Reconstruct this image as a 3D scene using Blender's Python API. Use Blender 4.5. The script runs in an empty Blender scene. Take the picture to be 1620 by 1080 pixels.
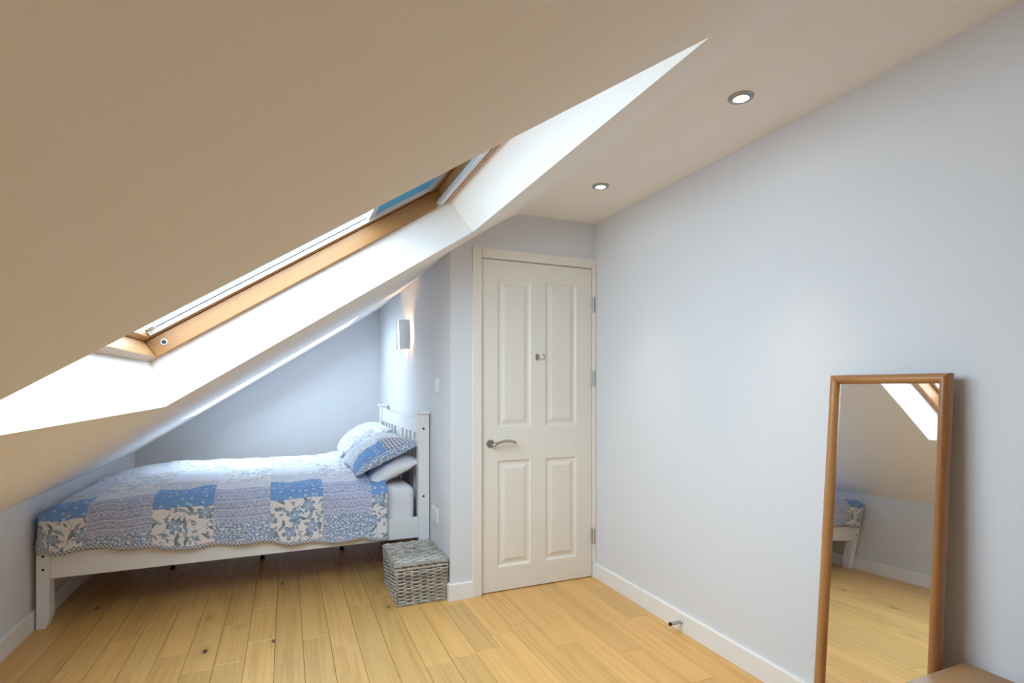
import bpy, bmesh, math, random
from mathutils import Vector, Matrix, noise as mnoise
random.seed(7)
scene = bpy.context.scene
COL = scene.collection
R = math.radians

# ------------------------------------------------------------------ camera
H = 1.2321                      # lens height
YAW = 0.4058
cam_data = bpy.data.cameras.new('camera')
cam = bpy.data.objects.new('camera', cam_data)
COL.objects.link(cam)
cam.location = (0, 0, H)
cam.rotation_euler = (R(90), 0, -YAW)
cam_data.sensor_width = 36.0
cam_data.lens = 842.33 / 1620 * 36.0
cam_data.shift_x = -3.66 / 1620
cam_data.shift_y = 70.66 / 1620
cam_data.clip_start = 0.02
scene.camera = cam

# ------------------------------------------------------------------ sky, exposure
world = bpy.data.worlds.new('sky')
scene.world = world
world.use_nodes = True
bg = world.node_tree.nodes['Background']
bg.inputs['Color'].default_value = (0.69, 0.855, 1.0, 1)
bg.inputs['Strength'].default_value = 12.3
scene.view_settings.view_transform = 'Standard'
scene.view_settings.look = 'None'
scene.view_settings.gamma = 1.0
scene.view_settings.use_curve_mapping = False
scene.view_settings.exposure = 0.0
scene.cycles.use_denoising = True
scene.cycles.max_bounces = 14
scene.cycles.diffuse_bounces = 8
scene.cycles.transparent_max_bounces = 12
scene.cycles.sample_clamp_indirect = 6.0

# ------------------------------------------------------------------ room dimensions (metres)
XR, XL, XA = 1.843, -1.183, 0.873          # right wall, knee wall, alcove return wall
YD, YF, YB = 2.963, 5.462, -1.75           # door wall, alcove end wall, wall behind the lens
CZ, KZ, TA = 2.281, 0.6633, 0.6547         # flat ceiling, knee wall height, slope
AN = math.atan(TA); CA, SA = math.cos(AN), math.sin(AN)
def slope_z(x): return KZ + TA * (x - XL)
def SP(s, y, n): return Vector((XL + s * CA - n * SA, y, KZ + s * SA + n * CA))

# daylight portals over the two roof windows (sampling guides for the sky)
def portal(y0, y1, s0, s1, n):
    l = bpy.data.lights.new('window_daylight', 'AREA')
    l.shape = 'RECTANGLE'; l.size = s1 - s0; l.size_y = y1 - y0
    l.cycles.is_portal = True
    o = bpy.data.objects.new('window_daylight', l); COL.objects.link(o)
    ax = Vector((CA, 0, SA)); az = Vector((-SA, 0, CA)); ay = az.cross(ax)
    m = Matrix((ax, ay, az)).transposed().to_4x4()
    m.translation = SP((s0 + s1) / 2, (y0 + y1) / 2, n)
    o.matrix_world = m
portal(0.93, 2.48, 0.95, 2.40, 0.33)
portal(4.36, 5.02, 0.66, 1.98, 0.33)

# ================================================================== material tools
class S:
    """a node socket with arithmetic"""
    def __init__(self, t, s): self.t, self.s = t, s
    def _m(self, op, *a, clamp=False):
        n = self.t.nodes.new('ShaderNodeMath'); n.operation = op; n.use_clamp = clamp
        for i, v in enumerate((self,) + a):
            if isinstance(v, S): self.t.links.new(v.s, n.inputs[i])
            else: n.inputs[i].default_value = v
        return S(self.t, n.outputs[0])
    def __add__(s, o): return s._m('ADD', o)
    def __sub__(s, o): return s._m('SUBTRACT', o)
    def __mul__(s, o): return s._m('MULTIPLY', o)
    def __truediv__(s, o): return s._m('DIVIDE', o)
    def lt(s, o): return s._m('LESS_THAN', o)
    def gt(s, o): return s._m('GREATER_THAN', o)
    def floor(s): return s._m('FLOOR')
    def fract(s): return s._m('FRACT')
    def abs(s): return s._m('ABSOLUTE')
    def sqrt(s): return s._m('SQRT')
    def sin(s): return s._m('SINE')
    def cos(s): return s._m('COSINE')
    def mod(s, o): return s._m('FLOORED_MODULO', o)
    def min(s, o): return s._m('MINIMUM', o)
    def max(s, o): return s._m('MAXIMUM', o)
    def pow(s, o): return s._m('POWER', o)
    def atan2(s, o): return s._m('ARCTAN2', o)
    def inv(s): return s * -1.0 + 1.0
    def step(s, a, b):     # smooth ramp from a to b
        n = s.t.nodes.new('ShaderNodeMapRange'); n.interpolation_type = 'SMOOTHSTEP'
        s.t.links.new(s.s, n.inputs[0]); n.inputs[1].default_value = a; n.inputs[2].default_value = b
        return S(s.t, n.outputs[0])

class T:
    """one material under construction"""
    def __init__(self, name):
        self.m = bpy.data.materials.new(name); self.m.use_nodes = True
        self.t = self.m.node_tree
        self.p = self.t.nodes['Principled BSDF']
    def node(self, kind, **kw):
        n = self.t.nodes.new(kind)
        for k, v in kw.items(): setattr(n, k, v)
        return n
    def put(self, sock, v):
        if isinstance(v, S): self.t.links.new(v.s, sock)
        elif isinstance(v, tuple) and len(v) == 3 and sock.type == 'RGBA': sock.default_value = (*v, 1)
        else: sock.default_value = v
    def set(self, **kw):
        names = dict(color='Base Color', rough='Roughness', metal='Metallic', spec='Specular IOR Level', coat='Coat Weight',
                     coat_rough='Coat Roughness', sheen='Sheen Weight', normal='Normal', trans='Transmission Weight', sub='Subsurface Weight')
        for k, v in kw.items(): self.put(self.p.inputs[names[k]], v)
        return self
    def pos(self): return S(self.t, self.node('ShaderNodeNewGeometry').outputs['Position'])
    def uv(self):
        n = self.node('ShaderNodeUVMap'); n.uv_map = 'UVMap'; return S(self.t, n.outputs[0])
    def objrand(self): return S(self.t, self.node('ShaderNodeObjectInfo').outputs['Random'])
    def sep(self, v):
        n = self.node('ShaderNodeSeparateXYZ'); self.put(n.inputs[0], v)
        return [S(self.t, o) for o in n.outputs]
    def comb(self, x, y, z=0.0):
        n = self.node('ShaderNodeCombineXYZ')
        for i, v in enumerate((x, y, z)): self.put(n.inputs[i], v)
        return S(self.t, n.outputs[0])
    def dot(self, v, d):
        n = self.node('ShaderNodeVectorMath', operation='DOT_PRODUCT'); self.put(n.inputs[0], v); n.inputs[1].default_value = d
        return S(self.t, n.outputs['Value'])
    def noise(self, v, scale, detail=3.0, rough=0.5, distort=0.0):
        n = self.node('ShaderNodeTexNoise'); self.put(n.inputs['Vector'], v)
        n.inputs['Scale'].default_value = scale; n.inputs['Detail'].default_value = detail
        n.inputs['Roughness'].default_value = rough; n.inputs['Distortion'].default_value = distort
        return S(self.t, n.outputs[0])
    def voro(self, v, scale, rnd=1.0, dims='2D', feature='F1'):
        n = self.node('ShaderNodeTexVoronoi', voronoi_dimensions=dims, feature=feature); self.put(n.inputs['Vector'], v)
        n.inputs['Scale'].default_value = scale; n.inputs['Randomness'].default_value = rnd
        return n
    def mix(self, f, a, b):
        n = self.node('ShaderNodeMix', data_type='RGBA')
        self.put(n.inputs[0], f); self.put(n.inputs[6], a); self.put(n.inputs[7], b)
        return S(self.t, n.outputs[2])
    def bump(self, h, strength=0.3, dist=0.002):
        n = self.node('ShaderNodeBump'); self.put(n.inputs['Height'], h)
        n.inputs['Strength'].default_value = strength; n.inputs['Distance'].default_value = dist
        return S(self.t, n.outputs[0])

def plain(name, color, rough=0.5, metal=0.0, spec=0.5, bump=0.0, bscale=300, mottled=0.0, coat=0.0):
    k = T(name); p = k.pos()
    c = color
    if mottled:
        c = k.mix(k.noise(p, 2.2, 4).step(.3, .7), tuple(v * (1 - mottled) for v in color), color)
    k.set(color=c, rough=rough, metal=metal, spec=spec, coat=coat)
    if bump: k.set(normal=k.bump(k.noise(p, bscale, 2), bump, 0.001))
    return k.m

def wood(name, light, dark, d=(0, 1, 0), rough=0.4, ring=26, coat=0.0, vary=0.0, knots=False, stretch=0.055, sharp=1.0, across=8.0, ringw=.34):
    k = T(name); p = k.pos()
    d = Vector(d).normalized(); e1 = d.orthogonal().normalized(); e2 = d.cross(e1)
    r = k.objrand()
    a = k.dot(p, d) + r * 37.0; b = k.dot(p, e1) + r * 11.0; c = k.dot(p, e2) + r * 5.0
    q = k.comb(a * stretch * 8, b * across, c * across)
    n1 = k.noise(q, 1.0, 4, .55, .4)
    rings = ((n1 * ring).sin() * .5 + .5).pow(sharp)
    fine = k.noise(k.comb(a * 6.0, b * 420.0, c * 420.0), 1.0, 3, .6)
    g = (rings * ringw + fine * .42 + n1 * .35).step(.25, .9)
    col = k.mix(g, light, dark)
    if vary:
        hue = k.mix(r, (.80, .80, .76), (1.14, 1.08, 1.02))
        n = k.node('ShaderNodeMix', data_type='RGBA', blend_type='MULTIPLY'); n.inputs[0].default_value = vary
        k.put(n.inputs[6], col); k.put(n.inputs[7], hue); col = S(k.t, n.outputs[2])
    if knots:
        vn = k.voro(k.comb(a * 1.6, b * 5.0, 0.0), 1.0, 1.0)
        dd = S(k.t, vn.outputs['Distance']); cc = k.sep(S(k.t, vn.outputs['Color']))[0]
        kn = dd.lt(cc * .075 - .035)
        halo = (dd.step(.16, .02)) * cc.gt(.55)
        col = k.mix(halo * .35, col, tuple(v * .55 for v in dark))
        col = k.mix(kn * .9, col, (.06, .035, .018))
    k.set(color=col, rough=rough, coat=coat, coat_rough=.25, normal=k.bump(fine * .5 + rings * .3, .12, .0006))
    return k.m

# ------------------------------------------------------------------ paint and plain materials
M = {}
M['wall'] = plain('wall_paint_pale_blue', (.695, .698, .72), .75, spec=.25, bump=.05, bscale=220)
M['ceiling'] = plain('ceiling_paint_white', (.90, .865, .83), .8, spec=.2, bump=.05, bscale=220)
M['reveal'] = M['ceiling']
M['gloss'] = plain('woodwork_paint_cream', (.80, .745, .665), .35, spec=.4)
M['skirt'] = plain('skirting_paint_white', (.82, .80, .77), .4, spec=.4)
M['bedpaint'] = plain('bed_paint_white', (.82, .81, .80), .38, spec=.4)
M['chrome'] = plain('polished_chrome', (.82, .83, .85), .06, 1.0)
M['steel'] = plain('brushed_steel', (.50, .48, .45), .30, 1.0)
M['nickel'] = plain('aged_nickel', (.42, .39, .35), .28, 1.0)
M['alu'] = plain('anodised_aluminium', (.66, .68, .70), .38, .6)
M['darkmetal'] = plain('dark_grey_metal', (.16, .17, .19), .4, .6)
M['black'] = plain('black_plastic', (.012, .012, .013), .5)
M['plastic'] = plain('white_plastic', (.80, .79, .80), .35)
M['whiteplate'] = plain('white_printed_plate', (.80, .82, .85), .4)
M['subfloor'] = plain('dark_joint', (.05, .028, .012), .8)
M['roof'] = plain('roof_outer_felt', (.10, .10, .11), .9)
M['sheet'] = plain('white_cotton', (.80, .79, .82), .9, spec=.1, bump=.25, bscale=60)
M['mirror'] = plain('mirror_silver', (.90, .91, .91), .015, 1.0)
M['rubber'] = plain('black_rubber', (.02, .02, .02), .7)
M['ply'] = plain('grey_board', (.30, .24, .18), .8)
M['plank'] = wood('oak_floor', (.73, .435, .150), (.53, .28, .078), (0, 1, 0), .36, 34, .10, vary=.5, knots=True, stretch=.055, sharp=2.2, across=15.0, ringw=.20)
M['oak_frame_v'] = wood('oak_mirror_upright', (.46, .215, .065), (.24, .095, .025), (0, 0, 1), .38, 20, .2)
M['oak_frame_h'] = wood('oak_mirror_cross', (.46, .215, .065), (.24, .095, .025), (0, 1, 0), .38, 20, .2)
M['table'] = wood('light_oak_veneer', (.36, .225, .12), (.24, .14, .07), (0.96, 0.3, 0), .45, 18)
M['pine_s'] = wood('pine_along_slope', (.38, .175, .055), (.23, .085, .02), (CA, 0, SA), .4, 9, .15)
M['pine_y'] = wood('pine_across', (.44, .23, .09), (.30, .13, .035), (0, 1, 0), .4, 9, .15)
M['gap_shade'] = plain('basket_gap_shade', (.05, .042, .034), .9)  # near-black that paints the shade in the gaps of the weave
k = T('grey_wicker'); p_ = k.pos(); r_ = k.objrand()
k.set(color=k.mix((k.noise(p_, 60, 3) * .6 + r_ * .4).step(.25, .75), (.30, .265, .225), (.56, .51, .45)), rough=.75, spec=.25,
      normal=k.bump(k.noise(p_, 500, 2), .3, .001))
M['wicker'] = k.m
k = T('window_glass'); t = k.t
tr = k.node('ShaderNodeBsdfTransparent'); tr.inputs[0].default_value = (.93, .96, .97, 1)
gl = k.node('ShaderNodeBsdfGlossy'); gl.inputs['Roughness'].default_value = .0
mx = k.node('ShaderNodeMixShader'); mx.inputs[0].default_value = .07; t.links.new(tr.outputs[0], mx.inputs[1]); t.links.new(gl.outputs[0], mx.inputs[2])
t.links.new(mx.outputs[0], t.nodes['Material Output'].inputs['Surface'])
M['glass'] = k.m
k = T('teal_blind_fabric'); t = k.t
df = k.node('ShaderNodeBsdfDiffuse'); df.inputs[0].default_value = (.10, .22, .28, 1)
tl = k.node('ShaderNodeBsdfTranslucent'); tl.inputs[0].default_value = (.040, .105, .135, 1)
ad = k.node('ShaderNodeAddShader'); t.links.new(df.outputs[0], ad.inputs[0]); t.links.new(tl.outputs[0], ad.inputs[1])
t.links.new(ad.outputs[0], t.nodes['Material Output'].inputs['Surface'])
M['blind'] = k.m
def lamp_mat(name, col, st):
    k = T(name); k.p.inputs['Emission Color'].default_value = (*col, 1); k.p.inputs['Emission Strength'].default_value = st
    k.set(color=(.9, .9, .9)); return k.m
M['led'] = lamp_mat('downlight_led', (1.0, .93, .82), 26.0)
M['bulb'] = lamp_mat('halogen_bulb', (1.0, .66, .34), 350.0)

# ------------------------------------------------------------------ printed bedding (node patchwork in the cloth's own metres)
OFF = (.80, .77, .78)
def pat_floral(k, u, v):
    p = k.comb(u, v)
    w = k.noise(p, 9.0, 2)
    pd = k.comb(u + (w - .5) * .02, v + (w - .5) * .02)
    col = OFF
    stem = (k.noise(p, 11.0, 1, .5, .8) - .5).abs().lt(.010)
    col = k.mix(stem * .8, col, (.20, .27, .38))
    for sc, ln, wd, cc in ((13.0, .031, .0085, (.09, .16, .20)), (11.0, .034, .0085, (.25, .36, .50)), (19.0, .017, .0055, (.15, .24, .31))):
        vn = k.voro(k.comb(u + sc, v - sc * .3), sc, .9)
        px, py, _ = k.sep(S(k.t, vn.outputs['Position'])); rc = k.sep(S(k.t, vn.outputs['Color']))
        dx = u + sc - px; dy = v - sc * .3 - py
        an = rc[0] * 6.283; ca, sa = an.cos(), an.sin()
        x = dx * ca + dy * sa; y = dy * ca - dx * sa
        y = y + x * x * 9.0
        prof = (x * x * (1 / ln ** 2)).inv() * wd
        leaf = y.abs().lt(prof)
        vein = y.abs().lt(.0012)
        col = k.mix(leaf * .95, col, cc)
        col = k.mix(leaf * vein * .8, col, (.6, .64, .70))
    vn = k.voro(pd, 7.4, .75)
    px, py, _ = k.sep(S(k.t, vn.outputs['Position'])); rc = k.sep(S(k.t, vn.outputs['Color']))
    dx = u + (w - .5) * .02 - px; dy = v + (w - .5) * .02 - py
    r = (dx * dx + dy * dy).sqrt(); th = dy.atan2(dx)
    shape = ((th * 2.5 + rc[1] * 6.283).cos().abs() * .72 + .28) * .043
    inside = r.lt(shape); edge = inside * r.gt(shape * .80)
    rib = ((th * 15.0).sin().gt(.55)) * inside
    col = k.mix(inside * .95, col, (.30, .42, .60))
    col = k.mix(rib * .5, col, (.44, .55, .70))
    col = k.mix(edge * .85, col, (.14, .22, .32))
    col = k.mix(r.lt(.007), col, (.62, .66, .72))
    return col
def pat_leafy(k, u, v):
    col = OFF
    for sc, cc, ln, wd in ((52.0, (.27, .38, .57), .0135, .0048), (60.0, (.33, .44, .64), .011, .0045), (46.0, (.20, .30, .46), .014, .004)):
        vn = k.voro(k.comb(u + sc * .1, v + sc * .2), sc, .8)
        px, py, _ = k.sep(S(k.t, vn.outputs['Position'])); rc = k.sep(S(k.t, vn.outputs['Color']))
        dx = u + sc * .1 - px; dy = v + sc * .2 - py
        an = rc[0] * 6.283; ca, sa = an.cos(), an.sin()
        x = dx * ca + dy * sa; y = dy * ca - dx * sa
        y = y + x * x * 25.0
        col = k.mix(y.abs().lt((x * x * (1 / ln ** 2)).inv() * wd) * .92, col, cc)
    return col
def pat_lavender(k, u, v):
    p = k.comb(u, v)
    sc = (k.noise(p, 46.0, 2, .5, 1.2) - .5).abs().lt(.035)
    col = k.mix(sc * .62, (.335, .385, .60), (.70, .72, .82))
    f = (v / .047).fract()
    row = (f - .5).abs().lt(.30)
    sa_ = (u / .026).fract() - .5; sb_ = (f - .30) * 1.2
    sw = ((sa_ * sa_ + sb_ * sb_).sqrt() - .36).abs().lt(.09)
    col = k.mix(row * sw * .45, col, (.74, .76, .85))
    return k.mix(f.lt(.075), col, (.80, .80, .87))
def pat_blue(k, u, v):
    vn = k.voro(k.comb(u, v), 26.0, .75)
    px, py, _ = k.sep(S(k.t, vn.outputs['Position'])); rc = k.sep(S(k.t, vn.outputs['Color']))
    dx = u - px; dy = v - py; r = (dx * dx + dy * dy).sqrt()
    th = (dy.atan2(dx) + rc[0] * 6.283).sin()
    shell = r.lt(.0105) * rc[1].gt(.35)
    col = k.mix(shell * .65, (.19, .36, .68), (.52, .64, .80))
    arc = r.gt(.0088) * r.lt(.0125) * th.gt(.15) * rc[1].gt(.35)
    col = k.mix(arc * .85, col, (.085, .16, .27))
    dot = k.comb(u, v)
    vn2 = k.voro(k.comb(u + .37, v), 70.0, 1.0)
    col = k.mix(S(k.t, vn2.outputs['Distance']).lt(.10) * .6, col, (.10, .19, .34))
    return col
def pat_gingham(k, u, v, c=.013):
    a = (u / c).fract().lt(.5); b = (v / c).fract().lt(.5)
    return k.mix((a + b) * .5, OFF, (.12, .17, .30))
def cloth_finish(k, col):
    p = k.pos()
    k.set(color=col, rough=.9, spec=.08, sheen=.15, normal=k.bump(k.noise(p, 34.0, 4, .55), .35, .004))
    return k.m
def duvet_mat():
    k = T('patchwork_cotton'); u, v, _ = k.sep(k.uv())   # u along the bed, v down from the near fold (negative = over the top)
    wob = k.noise(k.comb(u, v), 7.0, 1)
    u = u + (wob - .5) * .012
    cu = (u / .2885).floor()
    top = (v.lt(-.30) * (v * -1.0 / .42 + .29).floor())
    odd = (cu + top + 1.0).mod(2.0)
    fl = pat_floral(k, u, v); lf = pat_leafy(k, u, v); lv = pat_lavender(k, u, v); bl = pat_blue(k, u, v); gi = pat_gingham(k, u * .707 + v * .707, u * .707 - v * .707)
    pale = k.mix(.62, lv, (.84, .85, .89)); plf = k.mix(.45, lf, (.84, .85, .88)); pfl = k.mix(.35, fl, (.84, .84, .87))  # whitened copies put the skylight brightness on the bed top into the cloth
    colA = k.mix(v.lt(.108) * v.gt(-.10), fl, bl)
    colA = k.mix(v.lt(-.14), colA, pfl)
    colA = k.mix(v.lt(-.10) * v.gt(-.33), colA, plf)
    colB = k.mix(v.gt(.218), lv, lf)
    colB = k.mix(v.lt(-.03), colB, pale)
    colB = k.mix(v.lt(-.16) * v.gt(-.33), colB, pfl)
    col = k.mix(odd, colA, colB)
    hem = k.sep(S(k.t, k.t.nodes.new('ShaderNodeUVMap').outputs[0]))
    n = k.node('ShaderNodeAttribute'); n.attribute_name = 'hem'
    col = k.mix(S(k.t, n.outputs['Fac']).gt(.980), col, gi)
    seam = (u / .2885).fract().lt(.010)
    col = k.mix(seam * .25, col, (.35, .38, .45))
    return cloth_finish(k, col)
def pillow_mat():
    k = T('patchwork_pillowcase'); u, v, _ = k.sep(k.uv())   # u towards the headboard, v along the bed's width
    lv = pat_lavender(k, u, v); bl = pat_blue(k, u, v); gi = pat_gingham(k, u, v, .024); lf = pat_leafy(k, u * 1.5, v * 1.5); fl = pat_floral(k, u, v)
    col = k.mix(v.lt(-.17), k.mix(.5, k.mix((v / .2).floor().mod(2.0), lf, fl), (.80, .82, .88)), bl)
    col = k.mix(v.lt(-.17) * u.gt(.02), col, gi)
    col = k.mix(v.lt(-.338), col, lf)
    return cloth_finish(k, col)
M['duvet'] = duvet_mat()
M['pillow'] = pillow_mat()

# ================================================================== mesh tools
BASE = {}
class B:
    def __init__(self): self.bm = bmesh.new()
    def box(self, x0, x1, y0, y1, z0, z1, bevel=0.0, seg=2, f=None):
        g = bmesh.ops.create_cube(self.bm, size=1.0)['verts']
        for v in g:
            v.co = Vector(((x0 + x1) / 2 + v.co.x * (x1 - x0), (y0 + y1) / 2 + v.co.y * (y1 - y0), (z0 + z1) / 2 + v.co.z * (z1 - z0)))
        vs = list(g)
        if bevel:
            es = list({e for v in g for e in v.link_edges})
            r = bmesh.ops.bevel(self.bm, geom=es, offset=bevel, segments=seg, profile=.5, affect='EDGES')
            vs = list({v for fc in r['faces'] for v in fc.verts} | {v for v in g if v.is_valid})
        if f:
            for v in vs: v.co = f(*v.co)
        return self
    def sbox(self, s0, s1, y0, y1, n0, n1, bevel=0.0):
        return self.box(s0, s1, y0, y1, n0, n1, bevel, f=SP)
    def poly(self, pts, faces):
        vs = [self.bm.verts.new(p) for p in pts]
        for fc in faces: self.bm.faces.new([vs[i] for i in fc])
        return self
    def prism(self, poly, f, a0, a1):
        n = len(poly)
        vs = [self.bm.verts.new(f(p[0], p[1], a)) for a in (a0, a1) for p in poly]
        self.bm.faces.new(vs[:n][::-1]); self.bm.faces.new(vs[n:])
        for i in range(n):
            j = (i + 1) % n
            self.bm.faces.new([vs[i], vs[j], vs[n + j], vs[n + i]])
        return self
    def tube(self, pts, r, sides=8, closed=False, flat=1.0):
        pts = [Vector(p) for p in pts]; n = len(pts); rings = []
        up = None
        for i, p in enumerate(pts):
            if closed: d = pts[(i + 1) % n] - pts[i - 1]
            else: d = pts[min(i + 1, n - 1)] - pts[max(i - 1, 0)]
            d.normalize()
            if up is None: up = d.orthogonal().normalized()
            up = (up - d * up.dot(d))
            up = up.normalized() if up.length > 1e-6 else d.orthogonal().normalized()
            e = d.cross(up)
            rr = r[i] if isinstance(r, (list, tuple)) else r
            rings.append([self.bm.verts.new(p + (up * math.cos(2 * math.pi * k / sides) + e * math.sin(2 * math.pi * k / sides) * flat) * rr) for k in range(sides)])
        m = n if closed else n - 1
        for i in range(m):
            a, b = rings[i], rings[(i + 1) % n]
            for k in range(sides):
                j = (k + 1) % sides
                self.bm.faces.new([a[k], a[j], b[j], b[k]])
        if not closed:
            self.bm.faces.new(rings[0][::-1]); self.bm.faces.new(rings[-1])
        return self
    def lathe(self, prof, o, axis, seg=32):
        ax = Vector(axis).normalized(); e1 = ax.orthogonal().normalized(); e2 = ax.cross(e1); o = Vector(o)
        rings = [[self.bm.verts.new(o + ax * h + (e1 * math.cos(2 * math.pi * k / seg) + e2 * math.sin(2 * math.pi * k / seg)) * max(r, 1e-5)) for k in range(seg)] for r, h in prof]
        for a, b in zip(rings, rings[1:]):
            for k in range(seg):
                j = (k + 1) % seg
                self.bm.faces.new([a[k], a[j], b[j], b[k]])
        self.bm.faces.new(rings[0][::-1]); self.bm.faces.new(rings[-1])
        return self
    def obj(self, name, mat, parent=None, base=None, smooth=False):
        off = Vector(BASE.get(parent.name, (0, 0, 0))) if parent else Vector(base or (0, 0, 0))
        bmesh.ops.recalc_face_normals(self.bm, faces=self.bm.faces)
        for v in self.bm.verts: v.co -= off
        me = bpy.data.meshes.new(name)
        self.bm.to_mesh(me); self.bm.free()
        if smooth: me.shade_smooth()
        me.materials.append(M[mat])
        o = bpy.data.objects.new(name, me); COL.objects.link(o)
        if parent: o.parent = parent
        else: o.location = off
        BASE[o.name] = tuple(off)
        return o
def tag(o, label=None, cat=None, group=None, kind=None):
    for a, v in (('label', label), ('category', cat), ('group', group), ('kind', kind)):
        if v: o[a] = v
    return o
def empty(name, base, label=None, cat=None, group=None, kind=None):
    o = bpy.data.objects.new(name, None); COL.objects.link(o); o.location = base; o.empty_display_size = .1
    BASE[o.name] = tuple(base)
    return tag(o, label, cat, group, kind)
def smooth_by_angle(o, ang=40):
    o.data.shade_smooth(); o.data.set_sharp_from_angle(angle=R(ang)); return o
XZ = lambda a, b, c: Vector((a, c, b))      # polygon in x,z extruded along y
XY = lambda a, b, c: Vector((a, b, c))

# ================================================================== the room
WT = .14
floor = B().box(XL - WT, XR + WT, YB - WT, YF + WT, -.12, -.016).obj('floor', 'subfloor')
tag(floor, 'oak plank floor of the attic bedroom', kind='structure')
PW = .1225
row = 0
x = -.046 - PW * 10
while x < XR:
    x0, x1 = max(x, XL), min(x + PW, XR)
    if x1 - x0 > .01:
        yend = YF if x0 < XA - .02 else YD + .10
        xe = x1
        if x0 < XA - .02 < XA + .02 < x1 and False: xe = XA
        y = YB - random.uniform(0, .9)
        while y < yend:
            L = random.choice((.42, .55, .62, .75, .85, .95, 1.1, 1.25))
            a, b = max(y, YB), min(y + L, yend)
            if b - a > .015:
                g = .0007
                dz = random.uniform(-.0006, .0)
                B().box(x0 + g, xe - g, a + g, b - g, -.018, dz, .0012, 1).obj('plank', 'plank', floor)
            y += L
    x += PW; row += 1

prof_under = lambda x: min(slope_z(x), CZ) + .06
wl = B().box(XL - WT, XL, YB - WT, YF + WT, -.1, KZ + .02).obj('wall_left', 'wall'); tag(wl, 'low knee wall below the sloping ceiling, pale blue', kind='structure')
wr = B().box(XR, XR + WT, YB - WT, YD + WT, -.1, CZ + .06).obj('wall_right', 'wall'); tag(wr, 'tall plain pale blue wall behind the leaning mirror', kind='structure')
wf = B().prism([(XL - WT, -.1), (XA + WT, -.1), (XA + WT, slope_z(XA + WT) + .05), (XL - WT, slope_z(XL - WT) + .05)], XZ, YF, YF + WT).obj('wall_far', 'wall'); tag(wf, 'pale blue end wall of the bed alcove', kind='structure')
wa = B().prism([(XA, -.1), (XA + WT, -.1), (XA + WT, slope_z(XA + WT) + .05), (XA, slope_z(XA) + .05)], XZ, YD + .12, YF + WT).obj('wall_alcove', 'wall'); tag(wa, 'pale blue alcove wall behind the headboard', kind='structure')
D0, D1, DH = 1.0637, 1.8183, 1.987
b = B()
b.prism([(XA, -.1), (D0 - .004, -.1), (D0 - .004, slope_z(D0) + .05), (XA, slope_z(XA) + .05)], XZ, YD, YD + .12)
b.prism([(D0 - .004, DH + .004), (XR + .01, DH + .004), (XR + .01, CZ + .05), (1.29, CZ + .05), (D0 - .004, slope_z(D0) + .05)], XZ, YD, YD + .12)
b.prism([(D1 + .004, -.1), (XR + .01, -.1), (XR + .01, DH + .004), (D1 + .004, DH + .004)], XZ, YD, YD + .12)
wd = b.obj('wall_door', 'wall'); tag(wd, 'pale blue wall around the panelled door', kind='structure')
wb = B().box(XL - WT, XR + WT, YB - WT, YB, -.1, CZ + .06).obj('wall_rear', 'wall'); tag(wb, 'plain wall closing the room opposite the door', kind='structure')
hall = B().box(XA + WT + .002, XR + WT, YD + .13, YD + .16, -.1, 2.3).obj('wall_landing', 'subfloor'); tag(hall, 'dark landing partition behind the closed door', kind='structure')

# ceiling: slope, rounded turn, flat part, and the plastered reveals of both roof windows
W1 = dict(o=(.888, 2.434, .903, 2.496), f=(.9425, 2.403, .913, 2.490))
W2 = dict(o=(.613, 2.048, 4.345, 5.031), f=(.655, 2.010, 4.352, 5.024))
ND = .178
SX = (1.288 - XL) / CA
RT = .26; TL = RT * math.tan(AN / 2)
s_end = SX - TL
b = B()
ss = sorted({0.0, W2['o'][0], W1['o'][0], W2['o'][1], W1['o'][1], s_end}); ys = [YB, W1['o'][2], W1['o'][3], W2['o'][2], W2['o'][3], YF]
def inside(w, s, y): o = w['o']; return o[0] < s < o[1] and o[2] < y < o[3]
for i in range(len(ss) - 1):
    for j in range(len(ys) - 1):
        sm, ym = (ss[i] + ss[i + 1]) / 2, (ys[j] + ys[j + 1]) / 2
        if inside(W1, sm, ym) or inside(W2, sm, ym): continue
        b.poly([SP(ss[i], ys[j], 0), SP(ss[i + 1], ys[j], 0), SP(ss[i + 1], ys[j + 1], 0), SP(ss[i], ys[j + 1], 0)], [(0, 1, 2, 3)])
pts = []
P0 = SP(s_end, 0, 0)
cx_, cz_ = P0.x + RT * SA, P0.z - RT * CA
for k_ in range(9):
    a = AN * (1 - k_ / 8)
    pts.append((cx_ - RT * math.sin(a), cz_ + RT * math.cos(a)))
pts.append((XR + .02, CZ))
for (xa, za), (xb, zb) in zip(pts, pts[1:]):
    for j in range(len(ys) - 1):
        b.poly([(xa, ys[j], za), (xb, ys[j], zb), (xb, ys[j + 1], zb), (xa, ys[j + 1], za)], [(0, 1, 2, 3)])
bmesh.ops.remove_doubles(b.bm, verts=b.bm.verts, dist=1e-4)
for w in (W1, W2):
    o, f_ = w['o'], w['f']
    A = [SP(o[0], o[2], 0), SP(o[1], o[2], 0), SP(o[1], o[3], 0), SP(o[0], o[3], 0)]
    C = [SP(f_[0], f_[2], ND), SP(f_[1], f_[2], ND), SP(f_[1], f_[3], ND), SP(f_[0], f_[3], ND)]
    for i in range(4):
        j = (i + 1) % 4
        b.poly([A[i], A[j], C[j], C[i]], [(0, 1, 2, 3)])
ceil = b.obj('ceiling', 'ceiling'); tag(ceil, 'white sloping ceiling with plastered window reveals and flat strip', kind='structure')
smooth_by_angle(ceil, 12)
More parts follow.
